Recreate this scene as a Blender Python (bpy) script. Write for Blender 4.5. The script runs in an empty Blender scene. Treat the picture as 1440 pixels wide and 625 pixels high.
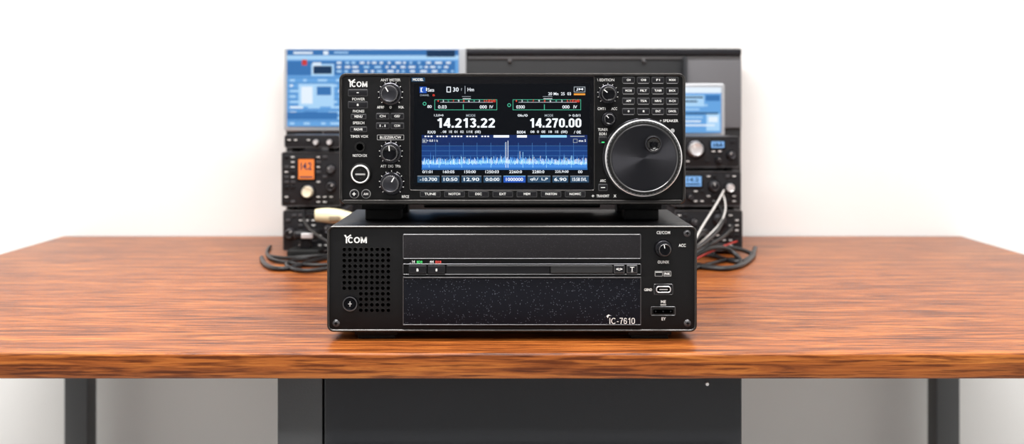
import bpy, bmesh, math, random
from mathutils import Vector, Matrix
random.seed(7)
ZOOM = 1.0
scn = bpy.context.scene
try:
    scn.view_settings.view_transform = 'Standard'
    scn.view_settings.look = 'None'
except Exception:
    pass

DESK = 0.75
EYE = DESK + 0.2305
FPX = 1575.0
CAMY = -1.1

class Pl:
    """measurements taken on a vertical plane at world depth y"""
    def __init__(s, y):
        s.y = y; s.k = (y - CAMY) / FPX
    def x(s, p): return (p - 720) * s.k
    def z(s, p): return EYE + (150 - p) * s.k
    def l(s, p): return p * s.k

# ---------------------------------------------------------------- materials
MATS = {}
def nodes(name):
    m = bpy.data.materials.new(name); m.use_nodes = True
    nt = m.node_tree
    return m, nt, nt.nodes['Principled BSDF']

def mat(name, col, rough=0.5, metal=0.0, emit=None, es=0.0, bump=0.0, bscale=800, spec=0.5, coat=0.0, var=0.0):
    if name in MATS: return MATS[name]
    m, nt, b = nodes(name)
    b.inputs['Base Color'].default_value = (*col, 1)
    b.inputs['Roughness'].default_value = rough
    b.inputs['Metallic'].default_value = metal
    b.inputs['Specular IOR Level'].default_value = spec
    b.inputs['Coat Weight'].default_value = coat
    if emit is not None:
        b.inputs['Emission Color'].default_value = (*emit, 1)
        b.inputs['Emission Strength'].default_value = es
    if bump or var:
        tc = nt.nodes.new('ShaderNodeTexCoord')
        n = nt.nodes.new('ShaderNodeTexNoise'); n.inputs['Scale'].default_value = bscale
        n.inputs['Detail'].default_value = 3
        nt.links.new(tc.outputs['Object'], n.inputs['Vector'])
        if bump:
            bp = nt.nodes.new('ShaderNodeBump'); bp.inputs['Strength'].default_value = bump
            bp.inputs['Distance'].default_value = 0.0005
            nt.links.new(n.outputs['Fac'], bp.inputs['Height'])
            nt.links.new(bp.outputs['Normal'], b.inputs['Normal'])
        if var:
            cr = nt.nodes.new('ShaderNodeValToRGB')
            cr.color_ramp.elements[0].color = (*[c*(1-var) for c in col], 1)
            cr.color_ramp.elements[1].color = (*[c*(1+var) for c in col], 1)
            cr.color_ramp.elements[0].position = .3; cr.color_ramp.elements[1].position = .7
            nt.links.new(n.outputs['Fac'], cr.inputs['Fac'])
            nt.links.new(cr.outputs['Color'], b.inputs['Base Color'])
    MATS[name] = m
    return m

def em(name, col, s=1.0):
    return mat(name, (0.002, 0.002, 0.002), 0.3, emit=col, es=s, spec=.12)

BLK = mat('black_textured_paint', (0.005, 0.005, 0.0055), 0.45, bump=0.25, bscale=1800, spec=.22)
BLK2 = mat('black_panel_plastic', (0.0045, 0.0045, 0.005), 0.42, bump=0.15, bscale=2500, spec=.2)
GLO = mat('gloss_black', (0.002, 0.002, 0.003), 0.08, coat=0.1, spec=.35)
BTN = mat('button_plastic', (0.009, 0.009, 0.011), 0.33, spec=.35)
EDGE = mat('satin_metal_edge', (0.12, 0.12, 0.125), 0.28, metal=0.7)  # even grey satin metal for trims, frames and screws
RIM = mat('dark_satin_rim', (0.05, 0.047, 0.045), 0.22, metal=0.6)
HOLE_SHADE = mat('painted_hole_shade', (0.0005, 0.0005, 0.0005), 0.9, spec=0.0)  # near-black without gloss: shade of uncut openings put into the colour
PRT = mat('white_print', (0.95, 0.95, 0.93), 0.6)
PRG = mat('grey_print', (0.42, 0.42, 0.42), 0.6)
SIL = mat('silver_metal', (0.80, 0.80, 0.81), 0.3, metal=.55)
CHR = mat('chrome', (0.9, 0.9, 0.91), 0.2, metal=.6)
DKM = mat('dark_metal', (0.07, 0.07, 0.08), 0.3, metal=0.9)
RUB = mat('rubber', (0.006, 0.006, 0.006), 0.6, spec=.25)
KNOB = mat('knob_plastic', (0.008, 0.008, 0.010), 0.28, spec=.4)
CREAM = mat('cream_plastic', (0.80, 0.72, 0.48), 0.45, var=.1, bscale=60)

def speckle(name, base, dens, scale, bright):
    m, nt, b = nodes(name)
    tc = nt.nodes.new('ShaderNodeTexCoord')
    v = nt.nodes.new('ShaderNodeTexVoronoi'); v.inputs['Scale'].default_value = scale
    nt.links.new(tc.outputs['Object'], v.inputs['Vector'])
    sep = nt.nodes.new('ShaderNodeSeparateColor')
    nt.links.new(v.outputs['Color'], sep.inputs['Color'])
    gt = nt.nodes.new('ShaderNodeMath'); gt.operation = 'GREATER_THAN'; gt.inputs[1].default_value = 1-dens
    nt.links.new(sep.outputs['Red'], gt.inputs[0])
    lt = nt.nodes.new('ShaderNodeMath'); lt.operation = 'LESS_THAN'; lt.inputs[1].default_value = 0.34
    nt.links.new(v.outputs['Distance'], lt.inputs[0])
    mu = nt.nodes.new('ShaderNodeMath'); mu.operation = 'MULTIPLY'
    nt.links.new(gt.outputs[0], mu.inputs[0]); nt.links.new(lt.outputs[0], mu.inputs[1])
    mx = nt.nodes.new('ShaderNodeMix'); mx.data_type = 'RGBA'
    mx.inputs['A'].default_value = (*base, 1); mx.inputs['B'].default_value = (*bright, 1)
    nt.links.new(mu.outputs[0], mx.inputs['Factor'])
    nt.links.new(mx.outputs['Result'], b.inputs['Base Color'])
    b.inputs['Roughness'].default_value = 0.5
    b.inputs['Specular IOR Level'].default_value = 0.2
    n = nt.nodes.new('ShaderNodeTexNoise'); n.inputs['Scale'].default_value = 1500; n.inputs['Detail'].default_value = 3
    nt.links.new(tc.outputs['Object'], n.inputs['Vector'])
    bp = nt.nodes.new('ShaderNodeBump'); bp.inputs['Strength'].default_value = .4; bp.inputs['Distance'].default_value = .0003
    nt.links.new(n.outputs['Fac'], bp.inputs['Height']); nt.links.new(bp.outputs['Normal'], b.inputs['Normal'])
    return m
SPK = speckle('speckled_black_panel', (0.0022, 0.003, 0.007), 0.07, 1250, (0.22, 0.24, 0.30))
LEA = speckle('grained_black_panel', (0.013, 0.012, 0.014), 0.15, 1300, (0.04, 0.04, 0.045))

def dial_mat():
    m, nt, b = nodes('brushed_dial')
    b.inputs['Base Color'].default_value = (0.055, 0.055, 0.062, 1)
    b.inputs['Metallic'].default_value = 1.0
    b.inputs['Roughness'].default_value = 0.3
    b.inputs['Anisotropic'].default_value = 0.95
    t = nt.nodes.new('ShaderNodeTangent'); t.direction_type = 'RADIAL'; t.axis = 'Y'
    nt.links.new(t.outputs[0], b.inputs['Tangent'])
    return m
DIAL = dial_mat()

def wood():
    m, nt, b = nodes('desk_wood')
    L = nt.links.new
    tc = nt.nodes.new('ShaderNodeTexCoord')
    mp = nt.nodes.new('ShaderNodeMapping'); mp.inputs['Scale'].default_value = (3.4, 34, 70)
    L(tc.outputs['Object'], mp.inputs['Vector'])
    n = nt.nodes.new('ShaderNodeTexNoise'); n.inputs['Scale'].default_value = 1.6; n.inputs['Detail'].default_value = 10
    n.inputs['Roughness'].default_value = .72; n.inputs['Distortion'].default_value = .7
    L(mp.outputs[0], n.inputs['Vector'])
    cr = nt.nodes.new('ShaderNodeValToRGB')
    e = cr.color_ramp.elements
    e[0].position = .32; e[0].color = (0.085, 0.017, 0.004, 1)
    e[1].position = .70; e[1].color = (0.56, 0.195, 0.038, 1)
    k = cr.color_ramp.elements.new(.5); k.color = (0.31, 0.085, 0.016, 1)
    L(n.outputs['Fac'], cr.inputs['Fac'])
    mp2 = nt.nodes.new('ShaderNodeMapping'); mp2.inputs['Scale'].default_value = (14, 300, 300)
    L(tc.outputs['Object'], mp2.inputs['Vector'])
    n2 = nt.nodes.new('ShaderNodeTexNoise'); n2.inputs['Scale'].default_value = 1.5; n2.inputs['Detail'].default_value = 4
    L(mp2.outputs[0], n2.inputs['Vector'])
    c2 = nt.nodes.new('ShaderNodeValToRGB')
    c2.color_ramp.elements[0].position = .38; c2.color_ramp.elements[0].color = (.28, .20, .16, 1)
    c2.color_ramp.elements[1].position = .54; c2.color_ramp.elements[1].color = (1, 1, 1, 1)
    L(n2.outputs['Fac'], c2.inputs['Fac'])
    mx = nt.nodes.new('ShaderNodeMix'); mx.data_type = 'RGBA'; mx.blend_type = 'MULTIPLY'; mx.inputs['Factor'].default_value = .9
    L(cr.outputs[0], mx.inputs['A']); L(c2.outputs[0], mx.inputs['B'])
    L(mx.outputs['Result'], b.inputs['Base Color'])
    b.inputs['Roughness'].default_value = .36
    b.inputs['Specular IOR Level'].default_value = .32
    bp = nt.nodes.new('ShaderNodeBump'); bp.inputs['Strength'].default_value = .25; bp.inputs['Distance'].default_value = .0006
    L(n2.outputs['Fac'], bp.inputs['Height']); L(bp.outputs[0], b.inputs['Normal'])
    return m
WOOD = wood()

# ---------------------------------------------------------------- builders
def empty(name, loc):
    e = bpy.data.objects.new(name, None); e.empty_display_size = .05
    e.location = loc; scn.collection.objects.link(e); return e

def text_mesh(s, bold=0.0):
    cu = bpy.data.curves.new('t', 'FONT'); cu.body = s; cu.size = 1; cu.offset = bold; cu.resolution_u = 3
    cu.align_x = 'LEFT'
    ob = bpy.data.objects.new('t', cu); scn.collection.objects.link(ob)
    dg = bpy.context.evaluated_depsgraph_get(); dg.update()
    me = bpy.data.meshes.new_from_object(ob.evaluated_get(dg))
    bpy.data.objects.remove(ob); bpy.data.curves.remove(cu)
    return me

def arc(cx, cy, rx, ry, a0, a1, n=14):
    return [(cx+rx*math.cos(math.radians(a0+(a1-a0)*i/n)), cy+ry*math.sin(math.radians(a0+(a1-a0)*i/n))) for i in range(n+1)]
# grotesque stroke glyphs: centre lines in a unit-high cell, (advance, [polylines])
def glyphs(t):
    h = t/2; W_ = .56; a = h; c = W_-h; mx_ = W_/2; rx = (c-a)/2; T_ = 1-h; Bt = h
    G = {}
    G['0'] = (W_, [arc(mx_, .5+.2, rx, .3-h, 0, 180)+arc(mx_, .5-.2, rx, .3-h, 180, 360)+[(c, .7)]])
    G['1'] = (.50, [[(.34, 0), (.34, 1)], [(.08, .76), (.22, .80), (.31, .94)]])
    G['2'] = (W_, [arc(mx_, .70, rx, .3-h, 165, -35)+[(a+.02, Bt+.02)], [(a-h+.01, Bt), (W_-.01, Bt)]])
    G['3'] = (W_, [arc(mx_, .735, rx*.93, .265-h, 160, -75), arc(mx_, .285, rx, .285-h, 82, -160), [(mx_-.05, .53), (mx_+.04, .53)]])
    G['4'] = (.58, [[(.43, 0), (.43, 1)], [(.40, .95), (h, .28)], [(0.0, .27), (.58, .27)]])
    G['6'] = (W_, [arc(mx_, .30, rx, .30-h, 0, 360), [(a, .30)]+arc(mx_, .60, rx, .40-h, 180, 25)])
    G['7'] = (W_, [[(0, T_), (W_-.02, T_)], [(W_-h-.02, T_-.02), (.30, .45), (.21, 0)]])
    G['.'] = (.20, [[(.1, 0), (.1, t*1.05)]])
    G['-'] = (.38, [[(.05, .38), (.33, .38)]])
    G['I'] = (.22, [[(.11, 0), (.11, 1)]])
    G['C'] = (.78, [arc(.41, .5, .41-h, .5-h, 42, 318, 22)])
    G['O'] = (.86, [arc(.43, .5, .43-h, .5-h, 0, 360, 28)])
    G['M'] = (.92, [[(h+.02, 0), (h+.02, 1)], [(.90-h, 0), (.90-h, 1)], [(h+.04, .97), (.46, .08)], [(.88-h, .97), (.46, .08)]])
    return G

class B:
    def __init__(s, name, parent=None, loc=None):
        s.name = name; s.parent = parent; s.bm = bmesh.new(); s.mats = []
        s.loc = Vector(loc) if loc is not None else (parent.location.copy() if parent else Vector((0, 0, 0)))
    def mi(s, m):
        if m not in s.mats: s.mats.append(m)
        return s.mats.index(m)
    def face(s, vs, m):
        try:
            f = s.bm.faces.new(vs); f.material_index = s.mi(m); f.smooth = True; return f
        except ValueError: return None
    def rings(s, rings, m, cap0=True, cap1=True):
        vr = [[s.bm.verts.new(p) for p in r] for r in rings]
        n = len(vr[0])
        ms = m if isinstance(m, list) else [m]*(len(vr)-1)
        for a in range(len(vr)-1):
            for i in range(n):
                s.face([vr[a][i], vr[a][(i+1) % n], vr[a+1][(i+1) % n], vr[a+1][i]], ms[a])
        if cap0: s.face(vr[0][::-1], ms[0])
        if cap1: s.face(vr[-1], ms[-1])
    def outline(s, cx, cz, w, h, r, seg=5):
        r = max(min(r, w/2-1e-6, h/2-1e-6), 1e-6); pts = []
        for (sx, sz, a0) in ((1, 1, 0), (-1, 1, 90), (-1, -1, 180), (1, -1, 270)):
            for i in range(seg+1):
                a = math.radians(a0+90*i/seg)
                pts.append((cx+sx*(w/2-r)+r*math.cos(a), cz+sz*(h/2-r)+r*math.sin(a)))
        return pts
    def prism(s, cx, cz, w, h, y0, y1, r, m, bev=0.0):
        R = []
        if bev > 0:
            for i in range(4):
                a = math.radians(90*i/3); ins = bev*(1-math.sin(a)); yy = y0+bev*(1-math.cos(a))
                R.append([(x, yy, z) for x, z in s.outline(cx, cz, w-2*ins, h-2*ins, max(r-ins, 1e-5))])
        else:
            R.append([(x, y0, z) for x, z in s.outline(cx, cz, w, h, r)])
        R.append([(x, y1, z) for x, z in s.outline(cx, cz, w, h, r)])
        s.rings(R, m)
    def frame(s, cx, cz, w, h, t, y0, y1, r, m):
        o = s.outline(cx, cz, w, h, r); i = s.outline(cx, cz, w-2*t, h-2*t, max(r-t, 1e-5))
        b = t*.3
        o2 = s.outline(cx, cz, w-2*b, h-2*b, max(r-b, 1e-5)); i2 = s.outline(cx, cz, w-2*t+2*b, h-2*t+2*b, max(r-t+b, 1e-5))
        s.rings([[(x, y1, z) for x, z in o], [(x, y0+b, z) for x, z in o], [(x, y0, z) for x, z in o2],
                 [(x, y0, z) for x, z in i2], [(x, y0+b, z) for x, z in i], [(x, y1, z) for x, z in i]], m, False, False)
    def box(s, x0, x1, y0, y1, z0, z1, m, bev=0.0):
        s.prism((x0+x1)/2, (z0+z1)/2, x1-x0, z1-z0, y0, y1, max(bev, 1e-5), m, bev)
    def lathe(s, cx, cz, prof, m, n=40, kn=0, amp=0.0, kr=None):
        R = []
        for r, y in prof:
            ring = []
            for i in range(n):
                a = 2*math.pi*i/n
                rr = r
                if kn and kr and kr[0] <= r <= kr[1]: rr = r*(1+amp*math.cos(kn*a))
                ring.append((cx+rr*math.cos(a), y, cz+rr*math.sin(a)))
            R.append(ring)
        s.rings(R, m)
    def quad(s, x0, x1, z0, z1, y, m):
        s.face([s.bm.verts.new(p) for p in ((x0, y, z0), (x1, y, z0), (x1, y, z1), (x0, y, z1))], m)
    def poly(s, pts, y, m):
        s.face([s.bm.verts.new((x, y, z)) for x, z in pts], m)
    def grot(s, tx, cx, cz, h, w, y, m, t=.17, gap=.09):
        """bold grotesque lettering from stroked centre lines"""
        G = glyphs(t); tot = sum(G[c][0] for c in tx)+gap*(len(tx)-1); sx = w/tot; x = 0
        for c in tx:
            adv, pls = G[c]
            for pl in pls:
                L_, R_ = [], []
                for i, p in enumerate(pl):
                    p0 = pl[max(i-1, 0)]; p1 = pl[min(i+1, len(pl)-1)]
                    d = Vector((p1[0]-p0[0], p1[1]-p0[1]))
                    if d.length < 1e-6: d = Vector((1, 0))
                    d.normalize(); n = Vector((-d.y, d.x))*t/2*(1.0 if abs(d.x) < .7 else .92)
                    for arr, sg in ((L_, 1), (R_, -1)):
                        arr.append(s.bm.verts.new((cx-w/2+(x+p[0]+sg*n.x)*sx, y, cz-h/2+(p[1]+sg*n.y)*h)))
                for i in range(len(pl)-1): s.face([L_[i], L_[i+1], R_[i+1], R_[i]], m)
            x += adv+gap
    def text(s, t, cx, cz, h, y, m, w=None, bold=0.0):
        me = text_mesh(t, bold)
        xs = [v.co.x for v in me.vertices]; ys = [v.co.y for v in me.vertices]
        if not xs: return
        x0, x1, y0, y1 = min(xs), max(xs), min(ys), max(ys)
        sc = h/(y1-y0) if h else 1
        sx = sc if w is None else w/(x1-x0)
        vs = [s.bm.verts.new((cx+(v.co.x-(x0+x1)/2)*sx, y, cz+(v.co.y-(y0+y1)/2)*sc)) for v in me.vertices]
        for p in me.polygons: s.face([vs[i] for i in p.vertices], m)
        bpy.data.meshes.remove(me)
    def done(s, angle=32):
        bmesh.ops.recalc_face_normals(s.bm, faces=s.bm.faces[:])
        me = bpy.data.meshes.new(s.name)
        for v in s.bm.verts: v.co -= s.loc
        s.bm.to_mesh(me); s.bm.free()
        for m in s.mats: me.materials.append(m)
        me.set_sharp_from_angle(angle=math.radians(angle))
        ob = bpy.data.objects.new(s.name, me); scn.collection.objects.link(ob)
        if s.parent: ob.parent = s.parent; ob.location = s.loc-s.parent.location
        else: ob.location = s.loc
        return ob

def cable(name, pts, r, m, parent=None):
    cu = bpy.data.curves.new(name, 'CURVE'); cu.dimensions = '3D'; cu.bevel_depth = r; cu.bevel_resolution = 4; cu.use_fill_caps = True
    sp = cu.splines.new('NURBS'); sp.points.add(len(pts)-1)
    loc = parent.location if parent else Vector((0, 0, 0))
    for p, q in zip(sp.points, pts): p.co = (q[0]-loc[0], q[1]-loc[1], q[2]-loc[2], 1)
    sp.order_u = 4; sp.use_endpoint_u = True; sp.resolution_u = 8
    cu.materials.append(m)
    ob = bpy.data.objects.new(name, cu); scn.collection.objects.link(ob)
    if parent: ob.parent = parent
    return ob

# ================================================================ TOP TRANSCEIVER
Y0 = 0.02
P = Pl(Y0)
tr = empty('ham_radio_transceiver', (0, Y0+.08, P.z(288)-.019))
X, Z, L = P.x, P.z, P.l
FP = Y0+0.002         # panel plane
b = B('case', tr)
b.prism(X(720.5), Z(195.5), L(487), L(185), Y0+.0015, Y0+.035, L(9), BLK2, .0012)
b.frame(X(720.5), Z(195.5), L(487), L(185), L(4), Y0-.0005, Y0+.006, L(9), RIM)
b.prism(X(720.5), Z(195.5), L(470), L(172), Y0+.034, Y0+.158, L(5), BLK, .001)
b.box(X(590), X(850), Y0+.05, Y0+.15, Z(299), Z(286), BLK, .002)  # underside hump added to keep the gap between the feet dark
b.prism(X(720.5), Z(284), L(478), L(6), Y0-.001, Y0+.01, L(3), RIM, .001)
for i in range(12):
    yy = Y0+.045+i*.009
    for sx in (-1, 1):
        xx = X(720.5)+sx*L(235.5)
        b.box(xx-.0008, xx+.0008, yy, yy+.004, Z(250), Z(140), EDGE)
b.done()
b = B('feet', tr)
boxtop = EYE - 168*1.1/FPX
for px0, px1 in ((508, 567), (873, 931)):
    q = Pl(Y0+.033)
    for ya in (Y0+.033, Y0+.115):
        b.box(q.x(px0), q.x(px1), ya, ya+.03, Z(288)-.008, Z(287), RUB, .001)
        b.box(q.x(px0+5), q.x(px1-4), ya+.002, ya+.028, boxtop, Z(288)-.0078, RUB, .0015)
b.done()

t = B('panel_printing', tr)
yT = FP-.0007
def T(s, px, py, h, m=PRT, w=None, bold=0.0, y=None):
    t.text(s, X(px), Z(py), L(h), yT if y is None else y, m, None if w is None else L(w), bold)
def logo(px, py, w, h):
    t.grot('ICOM', X(px), Z(py), L(h), L(w), yT, PRT, .20, .08)
    x0 = px-w/2+1.3; y0 = py-h/2
    t.poly([(X(x0-3.6), Z(y0-2.6)), (X(x0-1.2), Z(y0-3.0)), (X(x0+1), Z(y0+1.2)), (X(x0-1), Z(y0+1.6))], yT-.00003, PRT)
    t.poly([(X(x0+5.6), Z(y0-3.6)), (X(x0+6.8), Z(y0-2.0)), (X(x0+1), Z(y0+1.8)), (X(x0-.6), Z(y0+1.0))], yT-.00006, PRT)
logo(504, 118.5, 25, 8)
for s_, px, py, w in (('POWER', 504, 139.5, 18), ('PHONES', 504, 156.5, 16), ('SPEECH', 504, 173, 16), ('TIMER VOX', 505, 192, 25),
                      ('NOTCH DX', 506, 219, 20), ('ANT METER', 549, 112.5, 28), ('AF/RF', 535, 151, 10), ('SQL', 564, 151, 8), ('o', 549, 151, 3),
                      ('BUZZER/CW', 549, 193.5, 30), ('ATT  DIG  TP/s', 549, 234, 28), ('RFICE', 570, 277, 10),
                      ('+ EDITION', 818, 112, 26), ('\\ EDITION', 852, 112.5, 24), ('CMT1', 846, 153, 11), ('ACC', 864, 153, 8),
                      ('TUNER', 848, 182.5, 14), ('EOR1', 848, 188.5, 10), ('+ SPEAKER', 941, 170, 26), ('ARC', 848, 254.5, 8),
                      ('TRANSMIT', 848, 276, 18), ('x', 865, 276, 4), ('+', 834, 276, 4)):
    T(s_, px, py, 3.8, w=w, m=PRT, bold=.008)
t.lathe(X(946), Z(184), [(L(2.3), yT), (L(3), yT), (L(3), FP)], PRG, 20)
t.done()

def btn(b, px, py, w, h, lab=None, m=BTN, lm=PRT, lh=3.3, lw=None, edge=True):
    if edge: b.prism(X(px), Z(py), L(w+2), L(h+2), FP-.0006, FP+.002, L(1.5), EDGE, .0002)
    b.prism(X(px), Z(py), L(w), L(h), FP-.002, FP+.002, L(1.2), m, .0005)
    if lab: b.text(lab, X(px), Z(py), L(lh), FP-.00215, lm, L(lw or w*.55), .01)
b = B('buttons', tr)
btn(b, 503, 130.5, 26, 8, '-', lw=3, lh=1); btn(b, 503, 147.5, 26, 8, '8', lw=2.6)
btn(b, 504, 164, 20, 5.5, 'MENU'); btn(b, 504, 182, 22, 6, 'RADAR')
for (px, py, s_) in ((538, 163.5, 'CH'), (558.5, 163.5, 'GE/'), (538, 177, '1.1'), (558.5, 177, 'COM')):
    btn(b, px, py, 17, 7, s_, lw=8)
b.frame(X(549), Z(193.5), L(38), L(7.5), L(.6), FP-.0008, FP, L(1), PRG)
for i, s_ in enumerate(('TUNE', 'NOTCH', 'DSC', 'EXT', 'MEM', 'PARTON', 'NOMIC')):
    btn(b, 605+i*34, 273, 27, 7.5, s_, lw=16 if len(s_) > 3 else 9)
    if i < 6: b.text('*', X(622+i*34), Z(273), L(2), FP-.0005, PRG)
lab = [['CH', 'CH8', 'F1', 'MODE'], ['MODE', 'FILT', 'TUNER', 'BACK'], ['APF', 'TS/A', 'NR/G', 'M-CH'], ['0', '8', 'ENT', 'CANCEL']]
for r_, py in enumerate((112.5, 127.5, 142, 156.5)):
    for c_, px in enumerate((884, 905, 925.5, 945.5)):
        btn(b, px, py, 16, 7, lab[r_][c_], lw=(2.5, 5, 7, 9, 10, 11)[len(lab[r_][c_])-1], lh=3)
        b.quad(X(px-7.5), X(px+7.5), Z(py+5.2), Z(py+4.5), FP-.0007, PRG)
btn(b, 848, 197, 10, 8); btn(b, 848, 264, 11, 8, '-', lh=1)
b.quad(X(846), X(850), Z(201), Z(199.5), FP-.0022, em('led_green', (0.05, .7, .2), 1.5))
for px in (498, 514.5):
    b.lathe(X(px), Z(273), [(L(4.8), FP-.0025), (L(5.6), FP-.002), (L(5.8), FP+.002)], BTN, 28)
    b.lathe(X(px), Z(273), [(L(6.6), FP-.0006), (L(7), FP+.001)], PRG, 28)
b.text('+', X(498), Z(273), L(5), FP-.0027, PRT, None, .02); b.text('AM', X(514.5), Z(273), L(3.4), FP-.0027, PRT, None, .02)
b.done()

b = B('jacks', tr)
def jack(px, py, r, ringm, depth=.002):
    b.lathe(X(px), Z(py), [(L(r*.55), FP-depth*.3), (L(r*.62), FP-depth), (L(r*.9), FP-depth), (L(r), FP+.001)], [HOLE_SHADE, ringm, ringm], 40)
    b.lathe(X(px), Z(py), [(L(r*.5), FP-depth*.32), (L(r*.6), FP-depth*.31)], HOLE_SHADE, 32)
jack(506, 207, 8, RUB)
b.lathe(X(507), Z(245), [(L(10.5), FP-.003), (L(11), FP-.0050), (L(12.0), FP-.0057), (L(13.0), FP-.0050), (L(13.4), FP-.004), (L(13.8), FP-.004), (L(15.5), FP-.002), (L(16), FP+.001)],
        [DKM, PRT, SIL, SIL, RUB, RUB, RUB], 56)
b.lathe(X(507), Z(245), [(L(9.5), FP-.0034), (L(10.4), FP-.0033)], RUB, 40)
b.box(X(500), X(514), FP-.0042, FP-.003, Z(246.5), Z(244), PRG, .0002)
for a in range(6):
    aa = math.radians(60*a+30)
    b.lathe(X(507)+L(6)*math.cos(aa), Z(245)+L(6)*math.sin(aa), [(L(.7), FP-.0037), (L(.9), FP-.003)], DKM, 10)
b.done()

def knob(b, P_, px, py, r, fp, depth, ang=130, ticks=True, mB=KNOB, cap=None, skirt=True):
    cx, cz, R = P_.x(px), P_.z(py), P_.l(r)
    if skirt:
        b.lathe(cx, cz, [(R*.97, fp-.0008), (R, fp-.0004), (R, fp+.001)], GLO, 48)
        b.lathe(cx, cz, [(R*.80, fp-depth*.35), (R*.86, fp-depth*.3), (R*.88, fp)], DKM, 48)
    kk = .72 if skirt else 1.0
    b.lathe(cx, cz, [(R*kk*.74, fp-depth*.97), (R*kk*.82, fp-depth), (R*kk*.9, fp-depth*.97), (R*kk*.97, fp-depth*.85), (R*kk, fp-depth*.6), (R*kk*1.02, fp)],
            [cap or mB, EDGE, mB, mB, mB], 120, kn=24, amp=.025, kr=(R*kk*.86, R*kk*1.1))
    a = math.radians(ang); d = Vector((math.cos(a), math.sin(a))); n = Vector((-d.y, d.x))
    c = Vector((cx, cz)); hw = R*.04
    b.poly([tuple(c+d*R*kk*.25+n*hw), tuple(c+d*R*kk*.8+n*hw), tuple(c+d*R*kk*.8-n*hw), tuple(c+d*R*kk*.25-n*hw)][::-1], fp-depth-.0002, PRT)
    if ticks:
        for i in range(11):
            a = math.radians(225-27*i); d = Vector((math.cos(a), math.sin(a))); n = Vector((-d.y, d.x)); hw = R*.025
            b.poly([tuple(c+d*R*.90+n*hw), tuple(c+d*R*1.0+n*hw), tuple(c+d*R*1.0-n*hw), tuple(c+d*R*.90-n*hw)][::-1], fp-.001, PRT)
b = B('control_knobs', tr)
knob(b, P, 549, 132, 18, FP, .013, 120, cap=DKM)
knob(b, P, 549.5, 215, 17, FP, .013, 95, cap=GLO)
knob(b, P, 550.5, 258, 18, FP, .013, 60, cap=DKM)
knob(b, P, 855, 132, 15, FP, .012, 140, cap=GLO)
knob(b, P, 856, 167.5, 11, FP, .012, 130, ticks=False, cap=GLO)
b.done()

cx, cz = X(903.5), Z(222)
b = B('main_tuning_dial', tr, loc=(cx, FP-.008, cz))
b.lathe(cx, cz, [(L(55), FP-.001), (L(56.5), FP), (L(57), FP+.002)], DKM, 96)
b.lathe(cx, cz, [(L(51.2), FP-.012), (L(51.7), FP-.0129), (L(52.5), FP-.0133), (L(53.3), FP-.0129), (L(53.8), FP-.0118), (L(54), FP-.010), (L(54), FP)], [SIL, CHR, CHR, SIL, SIL, RUB], 180)
b.lathe(cx, cz, [(L(45.5), FP-.0155), (L(46.4), FP-.0162), (L(47.2), FP-.016), (L(49.5), FP-.016), (L(50.6), FP-.0145), (L(50.9), FP-.010)], [EDGE, EDGE, RUB, RUB, RUB], 240, kn=60, amp=.006, kr=(L(48), L(52)))
b.done()
b = B('dial_face', tr, loc=(cx, FP-.016, cz))
b.lathe(cx, cz, [(L(.5), FP-.0158), (L(15), FP-.0158), (L(30), FP-.0158), (L(44.6), FP-.0158), (L(45.4), FP-.0152)], DIAL, 96)
b.done()
b = B('dial_finger_dimple', tr)
dx, dz = X(916), Z(202)
yb = FP-.0160
b.lathe(dx, dz, [(L(.3), yb-.0002), (L(4), yb-.0004), (L(7.5), yb-.0010), (L(9.2), yb-.0022), (L(10), yb-.0030), (L(11.2), yb-.0028), (L(12), yb)],
        [GLO, GLO, GLO, RIM, DKM, RUB], 48)
b.lathe(dx+L(1), dz-L(1), [(L(2.2), yb-.0016), (L(3.4), yb-.0014), (L(4.2), yb)], [GLO, DKM], 28)
b.done()

# ---- screen
b = B('display_bezel', tr)
b.prism(X(706), Z(187.5), L(262), L(163), FP-.0012, FP+.003, L(4), GLO, .0008)
b.frame(X(706), Z(187.5), L(262), L(163), L(1.6), FP-.0016, FP, L(4), RIM)
b.prism(X(588), Z(112), L(19), L(6), FP-.0019, FP, L(1), em('badge_blue', (.03, .10, .2), .6))
b.text('MODEL', X(588), Z(112), L(3.6), FP-.0021, PRT, L(15), .01)
b.done()
SB = FP-.0015
s = B('display_screen', tr)
lcd = em('lcd_black', (.0012, .0022, .0045), 1)
s.quad(X(582), X(830), Z(261), Z(118), SB, lcd)
Wt = em('lcd_white', (.9, .95, 1), 1.15); Gy = em('lcd_grey', (.45, .5, .55), .9); Gn = em('lcd_green', (.10, .65, .42), .8)
Rd = em('lcd_red', (.95, .07, .04), 1.1); Bl = em('lcd_blue', (.02, .10, .5), 1.0); Nv = em('lcd_navy', (.008, .025, .12), 1)
Nv2 = em('lcd_deep_blue', (.010, .05, .22), 1); Cy = em('lcd_cyan', (.30, .65, .95), 1.1); Sp = em('lcd_spectrum', (.06, .25, .72), 1.1); Sl = em('lcd_slate', (.03, .075, .14), 1)
Or = em('lcd_orange', (.9, .35, .05), 1)
y1, y2, y3, y4 = SB-.0001, SB-.0002, SB-.0003, SB-.0004
def q(x0, x1, za, zb_, m, y=y1): s.quad(X(x0), X(x1), Z(zb_), Z(za), y, m)
def fr(x0, x1, za, zb_, m, w=.8, y=y2):
    q(x0, x1, za, za+w, m, y); q(x0, x1, zb_-w, zb_, m, y); q(x0, x0+w, za, zb_, m, y); q(x1-w, x1, za, zb_, m, y)
def st(tx, px, py, h, m=Wt, w=None, bold=.01, y=y3): s.text(tx, X(px), Z(py), L(h), y, m, None if w is None else L(w), bold)
q(590, 600, 122, 131, Bl); st('[ I', 596, 126.5, 6, w=9); st('Sats', 606, 126.5, 5, w=9); st('CHANNEL', 597, 134, 2.6, Gy, w=13); st('B', 610, 134, 2.6, Rd, w=3)
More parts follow.
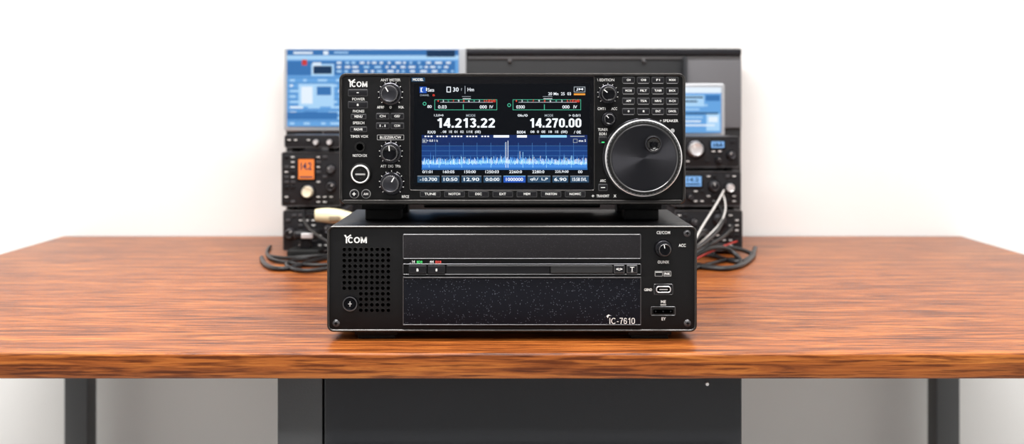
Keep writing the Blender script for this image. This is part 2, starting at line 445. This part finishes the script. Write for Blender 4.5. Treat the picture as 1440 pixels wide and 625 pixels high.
fr(628, 634, 122, 130, Wt, 1); st('30', 641, 126, 6, w=8); st('f', 649, 126, 4, Gy); q(653.5, 654.3, 121, 132, Gy); st('Hm', 662, 126, 5, w=9)
st('20 Mn  25  03', 787, 132, 4.2, w=32); fr(807, 823, 122, 130, Gy); st('JM', 815, 126, 4, w=10); q(807, 823, 131.5, 134, Or)
for (x0, x1, a, c) in ((611, 699, '0.03', '000'), (721, 817, '0300', '000')):
    fr(x0, x1, 140, 155, Gn, .7); q((x0+x1)/2-4, (x0+x1)/2-3, 147, 155, Gn, y2)
    xx = x0+5
    q(x0+8, x1-6, 143.5, 144.3, Gy, y2)
    for i in range(11):
        m = (Rd, Wt, Gn, Rd, Wt, Rd, Wt, Gn, Wt, Rd, Rd)[i]
        st('4357986'[i % 7], xx+i*(x1-x0-12)/10.5, 142, 3.2, m)
    st('+3.3dB', x1-9, 142, 3.8, Rd, w=14)
    st(a, x0+11, 150.5, 4.6, w=12); st(c, x0+(x1-x0)*.78, 150.5, 4.6, w=10); st('IV', x1-8, 150.5, 4.4, w=5)
    q(x0+(x1-x0)*.45, x0+(x1-x0)*.58, 138.5, 139.2, Wt)
    q(x0+(x1-x0)*.44, x0+(x1-x0)*.58, 135.6, 136.2, Gy)
for px, py in ((597, 146), (716, 148)):
    s.lathe(X(px), Z(py), [(L(1.7), y2), (L(2.6), y2)], Gn, 20)
    s.lathe(X(px), Z(py), [(L(.2), y3), (L(1.6), y3)], lcd, 20)
st('80', 604, 150, 4, w=6)
st('1,2,0+0', 617, 162.5, 3.4, w=13); st('MODE', 662, 162.5, 3.4, Gy, w=13); st('0k/0', 735, 162.5, 3.4, w=14); st('MODE', 772, 162.5, 3.4, Gy, w=12); st('> 0.0/1', 808, 162.5, 3.4, w=16)
s.grot('14.213.22', X(655), Z(173), L(13.5), L(82), y3, Wt, .19, .08); s.grot('14.270.00', X(781), Z(173), L(13), L(73), y3, Wt, .19, .08)
st('RX/0', 607, 186, 4, w=11); st('. 08  1E  01  02  1/1E  (0E)', 648, 186, 4.4, Wt, w=56)
st('B004', 733, 186, 4, w=12); st('08  0  0E  18  1E  (0E)', 772, 186, 4.4, Wt, w=52); st('/ 0E', 812, 186, 4, w=10)
q(593, 826, 190, 195, Nv); q(694, 716, 190.3, 193.6, Wt, y2); q(727, 741, 190.3, 193.6, Wt, y2); q(760, 797, 190.3, 193.6, Cy, y2)
for i in range(22):
    if i % 5 != 3: q(597+i*4.2, 597+i*4.2+2.6, 191, 193, Wt, y2)
q(802, 822, 191.2, 192.6, Gy, y2)
q(593, 826, 195, 239, Nv2); q(593, 826, 195, 206, Nv, y2)
q(595, 598, 197, 200, Gy, y3); st('+ 0.0 1 k', 608, 198, 3.2, w=16); fr(594, 600, 195.5, 201, Gy, .6, y3); fr(806, 812, 195.5, 201, Gy, .6, y3); st('mx 5', 819, 198, 3.4, w=10)
grid = em('lcd_grid', (.06, .20, .5), 1)
for i in range(1, 12): q(593+i*19.4, 593.5+i*19.4, 201, 239, grid, y3-.00002)
for i in range(5): q(593, 826, 205+i*7, 205.5+i*7, grid, y3-.00002)
N = 466
def trace(base, amp, pk, seed):
    random.seed(seed); out = []
    for i in range(N+1):
        h = base+amp*random.random()
        if random.random() < pk: h += random.choice((3, 5, 7, 10, 12))*random.uniform(.6, 1)
        c = abs(i/N-.5); h += 3.5*max(0, 1-c*3)*random.random()
        out.append(h)
    return out
for base, amp, pk, m, yy, sd in ((11, 5, .05, Sp, y4-.00002, 3), (8, 4.5, .04, Cy, y4-.00006, 5), (5.5, 3.2, .0, Sp, y4-.0001, 9)):
    tr_ = trace(base, amp, pk, sd)
    for i in range(N):
        x0 = X(593.5+i*232/N); x1 = X(593.5+(i+1)*232/N)
        s.poly([(x0, Z(238.5)), (x1, Z(238.5)), (x1, Z(238.5-tr_[i+1])), (x0, Z(238.5-tr_[i]))], yy, m)
random.seed(4)
tr_ = trace(10, 4, .06, 21)
for i in range(0, N, 2):
    h = tr_[i]; x0 = 593.5+i*232/N
    if random.random() < .7: q(x0, x0+.45, 238-h-2.5*random.random(), 238-h*.6, Wt if random.random() < .6 else Cy, y4-.00014)
for px, hh in ((711, 38), (714, 40), (735, 24), (749, 20), (768, 19), (617, 16), (649, 17), (603, 14), (690, 16), (803, 19)):
    q(px, px+.7, 238-hh, 238, Wt if px in (711, 714) else Cy, y4-.00018)
q(593, 826, 236, 239, em('lcd_mid', (.03, .16, .5), 1), y4-.0002)
for i, a in enumerate(('0/1:01', '160:05', '150:00', '1250:03', '2260:0', '2280:0', '225,9:00', '00')):
    st(a, (601, 631, 661, 692, 725, 757, 790, 816)[i], 241.8, 4, w=(14, 16, 16, 19, 18, 17, 19, 6)[i])
cells = ((587, 618, '-10.700'), (621, 646, '10:50'), (649, 677, '12.90'), (680, 705, '0:0:00'), (708, 739, '1000000'), (742, 774, 'q0,/  L,P'), (777, 799, '6.90'), (802, 828, '15:58 SVL'))
for i, (a, c, w_) in enumerate(cells):
    q(a, c, 247.5, 257, Bl if i == 4 else Sl, y2); q(a, c, 247.5, 248.2, Cy if i == 4 else Gy, y3); st(w_, (a+c)/2, 252.5, 4.8, w=(c-a)*.78, bold=.015)
s.done()
# ================================================================ LOWER UNIT
P = Pl(0.0); X, Z, L = P.x, P.z, P.l
FP = 0.0015
ps = empty('radio_speaker_power_unit', (0, .09, DESK))
b = B('case', ps)
b.prism(X(720), Z(392.5), L(520), L(149), .001, .035, L(9), BLK, .0015)
b.frame(X(720), Z(392.5), L(520), L(149), L(3.2), -.0008, .005, L(9), RIM)
b.prism(X(720), Z(392.5), L(512), L(149)-.0004, .034, .178, L(4), BLK, .0005)
for i in range(14):
    yy = .05+i*.008
    for sx in (-1, 1):
        xx = X(720)+sx*L(256.5); b.box(xx-.0006, xx+.0006, yy, yy+.004, Z(430), Z(350), HOLE_SHADE)
b.done()
b = B('feet', ps)
for px0, px1 in ((497, 558), (885, 946)):
    for ya in (.008, .135):
        b.box(X(px0), X(px1), ya, ya+.03, Z(467)-.005, Z(466), RUB, .001)
        b.box(X(px0+4), X(px1-4), ya+.002, ya+.028, DESK, Z(467)-.0048, RUB, .0012)
b.done()
F0 = .001
t = B('panel_printing', ps); yT = F0-.0004
logo(501, 338, 30, 8.8)
for s_, px, py, h, w in (('CE/COM', 933, 327.5, 4.2, 19), ('ACC', 959.5, 345.5, 4.2, 10), ('OU/NIX', 933, 369, 4.2, 16), ('GBND', 911.5, 408, 3.8, 11),
                         ('ME', 933, 425, 4.2, 7), ('EY', 933.5, 449, 4.2, 6)):
    T(s_, px, py, h, w=w, bold=.015)
t.box(X(929), X(937), yT, F0+.0005, Z(429.8), Z(429), PRT)
t.done()

b = B('speaker_grille', ps)
for r_ in range(12):
    for c_ in range(9):
        px = 484+c_*7.75; py = 351+r_*7.8
        if r_ >= 8 and px < 505: continue
        b.lathe(X(px), Z(py), [(L(.2), F0-.0001), (L(2.2), F0-.0001), (L(2.5), F0-.0004), (L(3.0), F0+.0003)], [HOLE_SHADE, HOLE_SHADE, RIM], 14)  # flush dark discs in raised rims; the depth of the holes is painted
b.done()

b = B('round_lock', ps)
b.lathe(X(492.5), Z(427.5), [(L(.3), F0-.0025), (L(7), F0-.0025), (L(8), F0-.0018), (L(9), F0-.0032), (L(10.3), F0-.003), (L(11.5), F0+.001)], [GLO, GLO, DKM, EDGE, GLO], 48)
b.box(X(492), X(493.2), F0-.0033, F0-.002, Z(431), Z(424), PRG, .0001)
b.box(X(490), X(495), F0-.0033, F0-.002, Z(428), Z(427), PRG, .0001)
b.done()

b = B('panel_screws', ps)
for px, py in ((966.5, 328.5), (967, 455.5), (472.5, 455.5)):
    b.lathe(X(px), Z(py), [(L(.3), F0-.0018), (L(3), F0-.0016), (L(4), F0-.001), (L(4.2), F0)], EDGE, 24)
    b.lathe(X(px), Z(py), [(L(4.6), F0-.0004), (L(5.4), F0+.0002)], EDGE, 24)
    b.box(X(px-2.4), X(px+2.4), F0-.0021, F0-.0012, Z(py+.5), Z(py-.5), HOLE_SHADE)
    b.box(X(px-.5), X(px+.5), F0-.0021, F0-.0012, Z(py+2.4), Z(py-2.4), HOLE_SHADE)
b.done()

b = B('front_bay', ps)
cxp = (567+901)/2
b.prism(X(cxp), Z(393), L(335), L(130), F0-.0008, F0+.004, L(1.5), BLK2, .0004)
b.prism(X(cxp), Z(347), L(333), L(33), F0-.0022, F0, L(2), LEA, .0008)
b.frame(X(cxp), Z(347), L(335), L(35), L(1.3), F0-.0024, F0, L(2), EDGE)
b.prism(X(cxp), Z(423.5), L(333), L(66), F0-.0018, F0, L(1), SPK, .0004)
b.frame(X(cxp), Z(423.5), L(335), L(68), L(1.1), F0-.0023, F0, L(1), EDGE)
b.box(X(568), X(900), F0-.0034, F0, Z(391.2), Z(389.6), EDGE, .0003)
b.frame(X(cxp), Z(378.8), L(335), L(15.5), L(1), F0-.0028, F0, L(1.5), EDGE)
b.prism(X(700), Z(379), L(145), L(12.5), F0-.0022, F0, L(1), BTN, .0006)
b.prism(X(818), Z(379), L(87), L(10.5), F0-.0030, F0, L(1), mat('slate_insert', (.02, .02, .021), .4), .0006)
b.box(X(629), X(860), F0-.0034, F0, Z(374.2), Z(373.2), EDGE, .0002)
for px, w, s_ in ((587.5, 25, 'B'), (614, 24, '8')):
    b.prism(X(px), Z(379), L(w), L(11.5), F0-.0034, F0, L(1), BTN, .0006); b.text(s_, X(px), Z(379.5), L(4), F0-.0036, PRT, None, .03)
for px, s_ in ((870.5, '<:>'), (888.5, '1')):
    b.prism(X(px), Z(378.5), L(15), L(11.5), F0-.0034, F0, L(1), EDGE, .0006)
    b.prism(X(px), Z(378.5), L(13), L(9.5), F0-.0037, F0, L(1), BTN, .0004)
    if s_ != '1': b.text(s_, X(px), Z(378.5), L(4), F0-.0039, PRT, L(9), .03)
b.box(X(888), X(889), F0-.0039, F0-.0036, Z(381), Z(376), PRT)
b.box(X(885.5), X(891.5), F0-.0039, F0-.0036, Z(376), Z(375.3), PRT)
b.text('m', X(888.5), Z(382), L(1.6), F0-.0039, PRT)
b.text('. 14', X(580), Z(368.5), L(4), F0-.0012, PRT, L(7), .03); b.text('8D0', X(590), Z(368.8), L(3.6), F0-.0012, em('led_green2', (.1, .8, .2), 1.2), L(8), .03)
b.text('44', X(607), Z(368.5), L(3.6), F0-.0012, PRT, L(6), .03); b.text('EX:8', X(616.5), Z(368.8), L(3.6), F0-.0012, em('led_red2', (.9, .1, .08), 1.2), L(8), .03)
b.grot('IC-7610', X(874.5), Z(451.3), L(8.6), L(36), F0-.0026, PRT, .115, .12)
b.poly([(X(852.5), Z(444.5)), (X(855.5), Z(442.2)), (X(859), Z(444)), (X(856), Z(444)), (X(854.5), Z(447.5))], F0-.0026, PRT)
b.done()

b = B('volume_knob', ps)
knob(b, P, 932.5, 349.5, 13, F0, .015, 100, ticks=False, cap=GLO)
b.done()
b = B('ports', ps)
b.frame(X(926.5), Z(385.5), L(11), L(7.5), L(.7), F0-.0006, F0, L(.8), PRG); b.frame(X(938.5), Z(385.5), L(11), L(7.5), L(.7), F0-.0006, F0, L(.8), PRG)
b.prism(X(926.5), Z(386), L(9), L(3), F0-.0008, F0, L(.5), BTN); b.text('PHK', X(938.5), Z(385.5), L(3.6), F0-.0008, PRT, L(8), .03)
b.box(X(922), X(931), F0-.0009, F0, Z(383.6), Z(383), PRT)
b.prism(X(933), Z(407.5), L(28), L(16), F0-.0006, F0+.001, L(2.5), BTN, .0003)
b.frame(X(933), Z(407.5), L(27), L(15.5), L(.8), F0-.0012, F0, L(2.5), EDGE)
b.frame(X(933), Z(407.5), L(21), L(9.5), L(1.4), F0-.0020, F0, L(4), SIL)
b.prism(X(933), Z(407.5), L(17.5), L(6), F0-.0010, F0, L(3), HOLE_SHADE)
b.prism(X(933), Z(407.5), L(12), L(1.6), F0-.0016, F0, L(.7), PRG)
b.prism(X(932.5), Z(438), L(35), L(13), F0-.0009, F0, L(2), RUB, .0003)
b.frame(X(932.5), Z(438), L(35), L(13), L(1.1), F0-.0013, F0, L(2), EDGE)
b.prism(X(932.5), Z(438.3), L(28), L(5.5), F0-.0014, F0, L(1.5), HOLE_SHADE)
for px in (922, 932.5, 943): b.lathe(X(px), Z(438.3), [(L(.9), F0-.0018), (L(1.1), F0-.001)], DKM, 12)
b.done()

# ================================================================ DESK
dk = empty('desk', (0, .35, 0))
DF = (EYE-DESK)*FPX/347 + CAMY
b = B('desk_top', dk)
b.box(-.80, .80, DF, .89, DESK-.0245, DESK, WOOD, .0030)
b.done()
GRY = mat('grey_steel', (.075, .078, .082), .45, metal=.3, bump=.2, bscale=500)
NAV = mat('dark_cabinet_steel', (.010, .012, .016), .5, bump=.2, bscale=600)
b = B('under_desk_cabinet', dk)
b.box(-.235, -.190, .022, .60, .02, DESK-.0245, GRY, .001)
b.box(-.188, .23, .02, .60, .02, DESK-.0245, NAV, .002)
b.box(-.235, .23, .03, .6, 0, .03, NAV)
for i in range(3):
    z0 = .05+i*.2
    b.box(-.18, .222, .012, .021, z0, z0+.19, NAV, .002)
    b.box(-.05, .09, .0, .013, z0+.15, z0+.165, DKM, .003)
b.lathe(.195, .703, [(.0006, .0175), (.0016, .0175), (.002, .0205)], SIL, 20)
b.done()
b = B('desk_frame', dk)
for sx in (-.76, .72):
    b.box(sx, sx+.04, .02, .06, 0, DESK-.0245, GRY, .002); b.box(sx, sx+.04, .80, .84, 0, DESK-.0245, GRY, .002)
    b.box(sx, sx+.04, .06, .80, 0.03, .07, GRY, .002)
b.done()

# ================================================================ BACKGROUND
CH = mat('charcoal_panel', (.010, .011, .013), .5, var=.15, bscale=3)
CH2 = mat('charcoal_rail', (.16, .16, .165), .4, metal=.4)
DY = .85
Q = Pl(DY)
dp = empty('desk_divider_screen', (0, DY+.01, DESK))
b = B('panel', dp)
b.box(Q.x(402), Q.x(1042), DY, DY+.02, DESK, Q.z(68), CH, .002)
b.box(Q.x(402), Q.x(1042), DY-.007, DY+.025, Q.z(78), Q.z(69), mat('rail_dark', (.02, .02, .024), .35, metal=.5), .002)
b.box(Q.x(658), Q.x(1042), DY-.003, DY+.005, Q.z(83), Q.z(79.5), CH2, .0005)
b.box(Q.x(965), Q.x(1042), DY-.004, DY+.005, Q.z(180), Q.z(84), mat('panel_grey', (.12, .12, .13), .5), .001)
b.box(Q.x(960), Q.x(965), DY-.010, DY+.005, Q.z(300), Q.z(80), NAV, .001)
for px in (717, 905): b.lathe(Q.x(px), Q.z(86), [(.0005, DY-.006), (.003, DY-.005), (.0036, DY+.001)], EDGE, 16)
b.done()

# monitor (left)
MY = .765
M = Pl(MY)
mo = empty('computer_monitor', (M.x(527), MY+.03, DESK))
b = B('housing', mo)
b.prism(M.x(527), M.z(125.5), M.l(256), M.l(118), MY, MY+.02, M.l(4), mat('monitor_silver', (.42, .45, .48), .35, metal=.3), .002)
b.prism(M.x(527), M.z(125.5), M.l(200), M.l(80), MY+.015, MY+.035, M.l(8), BTN, .004)
b.box(M.x(450), M.x(478), MY+.022, MY+.045, DESK+.006, M.z(120), mat('stand_grey', (.2, .2, .21), .4, metal=.5), .003)
b.box(M.x(415), M.x(513), MY-.005, MY+.075, DESK, DESK+.008, mat('stand_grey', (.2, .2, .21)), .003)
b.done()
s = B('screen', mo)
MB = em('ui_blue', (.14, .38, .76), 1.0); ML = em('ui_light', (.42, .68, .95), 1.0); MD = em('ui_dark', (.012, .04, .10), 1); MM = em('ui_mid', (.045, .18, .46), 1); MW = em('ui_white', (.80, .90, 1), 1.0)
ys = MY-.0015
def mq(x0, x1, z0, z1, m, k=0): s.quad(M.x(x0), M.x(x1), M.z(z1), M.z(z0), ys-k*.0004, m)
mq(404, 645, 70, 178, MB); mq(404, 645, 70, 78, MM, 1); mq(404, 645, 78, 84, ML, 1)
mq(413, 440, 73, 76, MW, 2); mq(455, 462, 72, 77, MW, 2); mq(470, 490, 73, 75, ML, 2); mq(600, 640, 71, 80, MD, 2)
mq(404, 640, 86, 106, MM, 1); mq(425, 432, 84, 92, em('ui_red', (.6, .05, .05), 1), 2); mq(440, 452, 88, 104, MW, 2); mq(438, 470, 90, 107, ML, 2); mq(441, 467, 93, 104, MD, 3)
random.seed(12)
for r_ in range(3):
    x = 474
    while x < 636:
        w = random.uniform(3, 10); mq(x, min(x+w, 638), 87+r_*6, 89.8+r_*6, random.choice((MW, ML, MW)), 2); x += w+random.uniform(3, 8)
for r_ in range(9):
    mq(404, 640, 109+r_*7.6, 109.8+r_*7.6, MM, 1); x = 408
    while x < 634:
        w = random.uniform(4, 22); mq(x, min(x+w, 638), 111.5+r_*7.6, 114.5+r_*7.6, random.choice((MM, MW, ML, ML)), 1); x += w+random.uniform(5, 16)
mq(420, 470, 118, 150, ML, 2); mq(424, 440, 122, 146, MW, 3); mq(446, 466, 122, 134, MM, 3); mq(404, 475, 158, 168, MM, 2)
s.done()

M = Pl(.77)
mo2 = empty('tablet_display', (M.x(987), .785, DESK))
b = B('housing', mo2)
b.prism(M.x(986), M.z(155), M.l(66), M.l(75), .77, .78, M.l(4), mat('tablet_silver', (.5, .52, .55), .3, metal=.5), .002)
b.box(M.x(981), M.x(992), .778, .79, DESK, M.z(150), BTN, .002)
b.box(M.x(960), M.x(1012), .765, .81, DESK, DESK+.006, BTN, .002)
b.done()
s = B('screen', mo2); ys = .7685
mq(957, 1014, 123, 187, MB); mq(957, 1014, 123, 131, MW, 1); mq(958, 990, 134, 150, ML, 1); mq(992, 1012, 134, 142, MM, 1)
for r_ in range(8):
    mq(960, 960+random.uniform(18, 50), 136+r_*5.6, 138.2+r_*5.6, random.choice((MW, ML, MD)), 2)
mq(993, 1012, 160, 184, ML, 1); mq(996, 1009, 164, 172, MW, 2)
s.done()

BODY = mat('equipment_black', (.012, .012, .014), .4, spec=.35)
BODY2 = mat('equipment_grey', (.06, .06, .065), .4, metal=.3)
def rig(name, y, x0, x1, z0, z1, depth, disp, knobs, seed, dm, body=BODY):
    """small transceiver: chamfered case, display with characters, knobs, key rows, feet"""
    W = Pl(y); random.seed(seed)
    zb_ = W.z(z1) if not isinstance(z1, str) else DESK+.006
    e = empty(name, (W.x((x0+x1)/2), y+depth/2, zb_-.006))
    zt_ = W.z(z0)
    b = B('case', e)
    b.prism(W.x((x0+x1)/2), (zb_+zt_)/2, W.l(x1-x0), zt_-zb_, y, y+.02, W.l(3), body, .0015)
    b.prism(W.x((x0+x1)/2), (zb_+zt_)/2, W.l(x1-x0-6), zt_-zb_-.001, y+.019, y+depth, W.l(2), BODY2 if body is BODY else body, .001)
    b.frame(W.x((x0+x1)/2), (zb_+zt_)/2, W.l(x1-x0), zt_-zb_, W.l(1.2), y-.001, y+.002, W.l(3), EDGE)
    for xx in (x0+8, x1-18):
        for yy in (y+.01, y+depth-.03): b.box(W.x(xx), W.x(xx+10), yy, yy+.015, zb_-.006, zb_+.0025, RUB, .001)
    b.done()
    b = B('front_controls', e)
    if disp:
        a, c, d, f = disp
        b.prism(W.x((a+c)/2), W.z((d+f)/2), W.l(c-a+4), W.l(f-d+4), y-.002, y+.001, W.l(1.5), GLO, .0005)
        b.quad(W.x(a), W.x(c), W.z(f), W.z(d), y-.0024, dm)
        b.text('14.2', W.x((a+c)/2), W.z(d+(f-d)*.35), W.l((f-d)*.4), y-.0028, MD, W.l((c-a)*.7), .03)
        b.quad(W.x(a+2), W.x(c-2), W.z(f-2), W.z(f-4), y-.0028, MD)
    for px, py, r, m in knobs: knob(b, W, px, py, r, y, .012, random.uniform(30, 150), ticks=False, mB=m, cap=m)
    H = (EYE-zb_)/W.k+150
    py = z0+7
    while py < H-5:
        px = x0+7
        while px < x1-6:
            ok = True
            if disp and disp[0]-6 < px < disp[1]+6 and disp[2]-5 < py < disp[3]+5: ok = False
            for k in knobs:
                if (px-k[0])**2+(py-k[1])**2 < (k[2]+5)**2: ok = False
            if ok and random.random() < .75:
                b.prism(W.x(px), W.z(py), W.l(6), W.l(3.6), y-.002, y+.001, W.l(.8), random.choice((BTN, BODY2, BTN)), .0004)
                if random.random() < .6: b.quad(W.x(px-2.2), W.x(px+2.2), W.z(py+.5), W.z(py-.6), y-.0023, PRT)
            px += 9
        py += 7
    b.done()
    return e
LO = em('lcd_amber', (1, .26, .06), 1.1); LB = em('lcd_pale_blue', (.25, .5, .9), 1.0)
CK = mat('cream_knob', (.85, .76, .56), .35)
RY = .64
ft = .006/Pl(RY).k
rig('bench_power_supply', RY, 398, 484, 296, 'desk', .11, None, [(408, 328, 9, BTN), (462, 322, 7, DKM)], 1, LB)
rig('mobile_transceiver', RY, 396, 480, 214, 296-ft, .11, (420, 442, 224, 252), [(433, 270, 11, CK), (466, 238, 7, BODY2), (466, 262, 8, BTN)], 2, LO)
rig('antenna_tuner', RY, 400, 478, 190, 214-ft-.5, .08, None, [(445, 200, 5, SIL), (464, 200, 5, SIL)], 3, LB)
rig('bench_power_supply', RY, 948, 1044, 296, 'desk', .11, None, [(1012, 310, 10, BTN), (975, 312, 6, DKM)], 4, LB)
rig('mobile_transceiver', RY, 944, 1042, 241, 296-ft, .11, (962, 986, 248, 262), [(1004, 262, 9, BTN), (1026, 264, 8, SIL), (970, 277, 5, DKM)], 5, LB)
rig('mobile_transceiver', RY, 942, 1040, 192, 241-ft, .10, (1000, 1018, 199, 208), [(978, 210, 14, SIL), (1028, 218, 7, DKM), (1010, 225, 5, BTN)], 6, LB)

def deskpt(px, py):
    d = (EYE-DESK)*FPX/(py-150); return ((px-720)*d/FPX, d+CAMY)
H_ = Pl(.585)
mic = empty('desk_microphone', (H_.x(430), .60, DESK))
b = B('mic_base', mic)
b.box(H_.x(405), H_.x(450), .575, .62, DESK, DESK+.016, RUB, .003)
b.box(H_.x(420), H_.x(435), .59, .605, DESK+.015, DESK+.030, BTN, .002)
b.box(H_.x(412), H_.x(446), .584, .608, DESK+.029, DESK+.043, BTN, .005)
b.box(H_.x(424), H_.x(440), .581, .585, DESK+.032, DESK+.040, SIL, .001)
b.done()
hm = empty('hand_microphone', (H_.x(472), .60, DESK))
b = B('mic_shell', hm)
R = []
xa, xb_ = H_.x(441), H_.x(506); zc_ = H_.z(308)
for i in range(16):
    u = i/15; x = xa+u*(xb_-xa)
    h = .0115*(.35+.65*math.sin(math.pi*(.12+.76*u))**.7)*(1.15-.35*u)
    w = .012*(.4+.6*math.sin(math.pi*(.1+.8*u)))
    R.append([(x, .60+w*math.cos(2*math.pi*k/20), zc_+.004-.008*u*u+h*math.sin(2*math.pi*k/20)) for k in range(20)])
b.rings(R, CREAM)
b.box(H_.x(462), H_.x(478), .586, .592, zc_-.004, zc_+.004, mat('mic_switch', (.25, .2, .13), .5), .002)
b.box(H_.x(468), H_.x(476), .595, .608, DESK, zc_-.005, RUB, .002)
b.box(H_.x(458), H_.x(486), .585, .622, DESK, DESK+.006, RUB, .002)
b.done()

RB = mat('cable_rubber', (.008, .008, .009), .4); WC = mat('cable_white', (.6, .59, .57), .45); RC = mat('cable_red', (.45, .03, .02), .45)
zc = DESK+.0035
cl = empty('cable_bundle', (-.35, .35, DESK))
def dp_(px, py, h=0):
    x, y = deskpt(px, py); return (x, y, zc+h)
def fp_(px, py, y):
    w = Pl(y); return (w.x(px), y, w.z(py))
cable('cable_1', [dp_(505, 362), dp_(470, 364), dp_(440, 370), dp_(415, 380), dp_(392, 384), dp_(370, 378), dp_(368, 366)], .0035, RB, cl)
cable('cable_2', [dp_(505, 376), dp_(465, 380), dp_(440, 386), dp_(410, 384), dp_(395, 374), dp_(425, 366), dp_(490, 366)], .003, RB, cl)
cable('cable_3', [dp_(500, 372), dp_(470, 376), dp_(430, 378), dp_(400, 372), dp_(380, 370), dp_(372, 358), dp_(380, 350)], .0028, RB, cl)
cable('cable_4', [dp_(500, 366), dp_(470, 364, .002), dp_(455, 366, .004), dp_(440, 368, .004), dp_(400, 368), dp_(380, 364)], .003, RB, cl)
cable('cable_5', [dp_(500, 370), fp_(470, 345, .52), fp_(440, 330, .56), fp_(425, 312, .60), fp_(428, 296, .637)], .0022, RB, cl)
cr_ = empty('cable_bundle', (.3, .35, DESK))
cable('cable_1', [dp_(950, 368), dp_(985, 378), dp_(1010, 382), dp_(1030, 382), dp_(1052, 374), dp_(1060, 362)], .0038, RB, cr_)
cable('cable_2', [dp_(950, 364), dp_(990, 360), dp_(1015, 366), dp_(1040, 376), dp_(1058, 366), dp_(1062, 352)], .0035, RB, cr_)
cable('cable_3', [dp_(965, 385), dp_(1000, 374), dp_(1030, 366), dp_(1048, 372), dp_(1030, 384), dp_(1000, 382), dp_(960, 376)], .003, RB, cr_)
cable('cable_4', [fp_(972, 348, .46), fp_(985, 322, .53), fp_(1000, 300, .60), fp_(1012, 280, .62), fp_(1018, 268, .637)], .0015, WC, cr_)
cable('cable_5', [fp_(975, 352, .46), fp_(1005, 334, .54), fp_(1022, 306, .61), fp_(1014, 292, .62), fp_(1006, 284, .637)], .0028, RB, cr_)
cable('cable_6', [dp_(965, 372), fp_(990, 348, .52), fp_(1010, 338, .57), fp_(1024, 328, .61), fp_(1030, 318, .632)], .003, RB, cr_)
cable('cable_7', [dp_(965, 366), fp_(990, 336, .52), fp_(1016, 318, .59), fp_(1024, 290, .62), fp_(1016, 272, .637)], .0012, WC, cr_)
cable('cable_8', [dp_(975, 370), fp_(1000, 354, .55), fp_(1016, 346, .58), fp_(1036, 340, .637)], .0014, RC, cr_)
cable('cable_9', [dp_(960, 362), fp_(985, 344, .56), fp_(1005, 342, .60), fp_(1030, 350, .60), fp_(1048, 352, .62), dp_(1060, 362)], .0034, RB, cr_)
cable('cable_10', [dp_(960, 378), fp_(985, 352, .50), fp_(1012, 345, .54), fp_(1030, 352, .57), dp_(1044, 372)], .0034, RB, cr_)
cable('cable_11', [fp_(970, 345, .46), fp_(985, 330, .52), fp_(996, 318, .60), fp_(1000, 340, .62), dp_(1004, 364)], .0026, RB, cr_)

# ================================================================ ROOM
WALL = mat('wall_paint', (.86, .86, .85), .8, var=.02, bscale=2)
CEIL = mat('ceiling_paint', (.85, .85, .85), .9, var=.02, bscale=2)
FWALL = mat('unseen_wall_darkened', (.13, .135, .15), .8, var=.03, bscale=2)  # unseen front wall, made dark to cut reflections on the black faces
FLR = mat('floor_vinyl', (.62, .61, .59), .4, var=.08, bscale=6)
def room(name, x0, x1, y0, y1, z0, z1, m):
    b = B(name); b.box(x0, x1, y0, y1, z0, z1, m); return b.done()
room('floor', -2.4, 2.4, -3.2, 1.0, -.05, 0, FLR)
room('wall_back', -2.4, 2.4, .90, 1.0, 0, 2.7, WALL)
room('wall_front', -2.4, 2.4, -3.3, -3.2, 0, 2.7, FWALL)
room('wall_left', -2.5, -2.4, -3.3, 1.0, 0, 2.7, WALL)
room('wall_right', 2.4, 2.5, -3.3, 1.0, 0, 2.7, WALL)
room('ceiling', -2.5, 2.5, -3.3, 1.0, 2.7, 2.75, CEIL)
room('baseboard_back', -2.4, 2.4, .892, .90, 0, .08, mat('trim_white', (.8, .8, .8), .4))

def area(name, loc, rot, sx, sy, e, col=(1, 1, 1)):
    l = bpy.data.lights.new(name, 'AREA'); l.shape = 'RECTANGLE'; l.size = sx; l.size_y = sy; l.energy = e; l.color = col
    o = bpy.data.objects.new(name, l); o.location = loc; o.rotation_euler = [math.radians(a) for a in rot]; scn.collection.objects.link(o); return o
b = B('ceiling_light'); 
for cx_, cy_ in ((-.7, -.25), (.7, -.25), (0, -2.0)):
    b.box(cx_-.62, cx_+.62, cy_-.17, cy_+.17, 2.66, 2.70, mat('fixture_white', (.8, .8, .8), .4), .005)
b.done()
area('ceiling_lamp_light', (-.7, -.25, 2.65), (0, 0, 0), 1.2, .3, 48, (1, .98, .96))
area('ceiling_lamp_light', (.7, -.25, 2.65), (0, 0, 0), 1.2, .3, 36, (1, .98, .96))
area('ceiling_lamp_light', (0, -2.0, 2.65), (0, 0, 0), 1.2, .3, 60, (1, .98, .96))
w = bpy.data.worlds.new('world'); scn.world = w; w.use_nodes = True
w.node_tree.nodes['Background'].inputs[0].default_value = (.9, .95, 1, 1); w.node_tree.nodes['Background'].inputs[1].default_value = .3

# ================================================================ CAMERA
cd = bpy.data.cameras.new('camera'); cam = bpy.data.objects.new('camera', cd); scn.collection.objects.link(cam)
cam.location = (0, CAMY, EYE); cam.rotation_euler = (math.radians(90), 0, 0)
cd.sensor_width = 36; cd.lens = 36*FPX/1440*ZOOM; cd.shift_y = -(312.5-150)/1440*ZOOM
cd.clip_start = .05
cd.dof.use_dof = True; cd.dof.focus_distance = 1.11; cd.dof.aperture_fstop = 5.0*ZOOM
scn.camera = cam
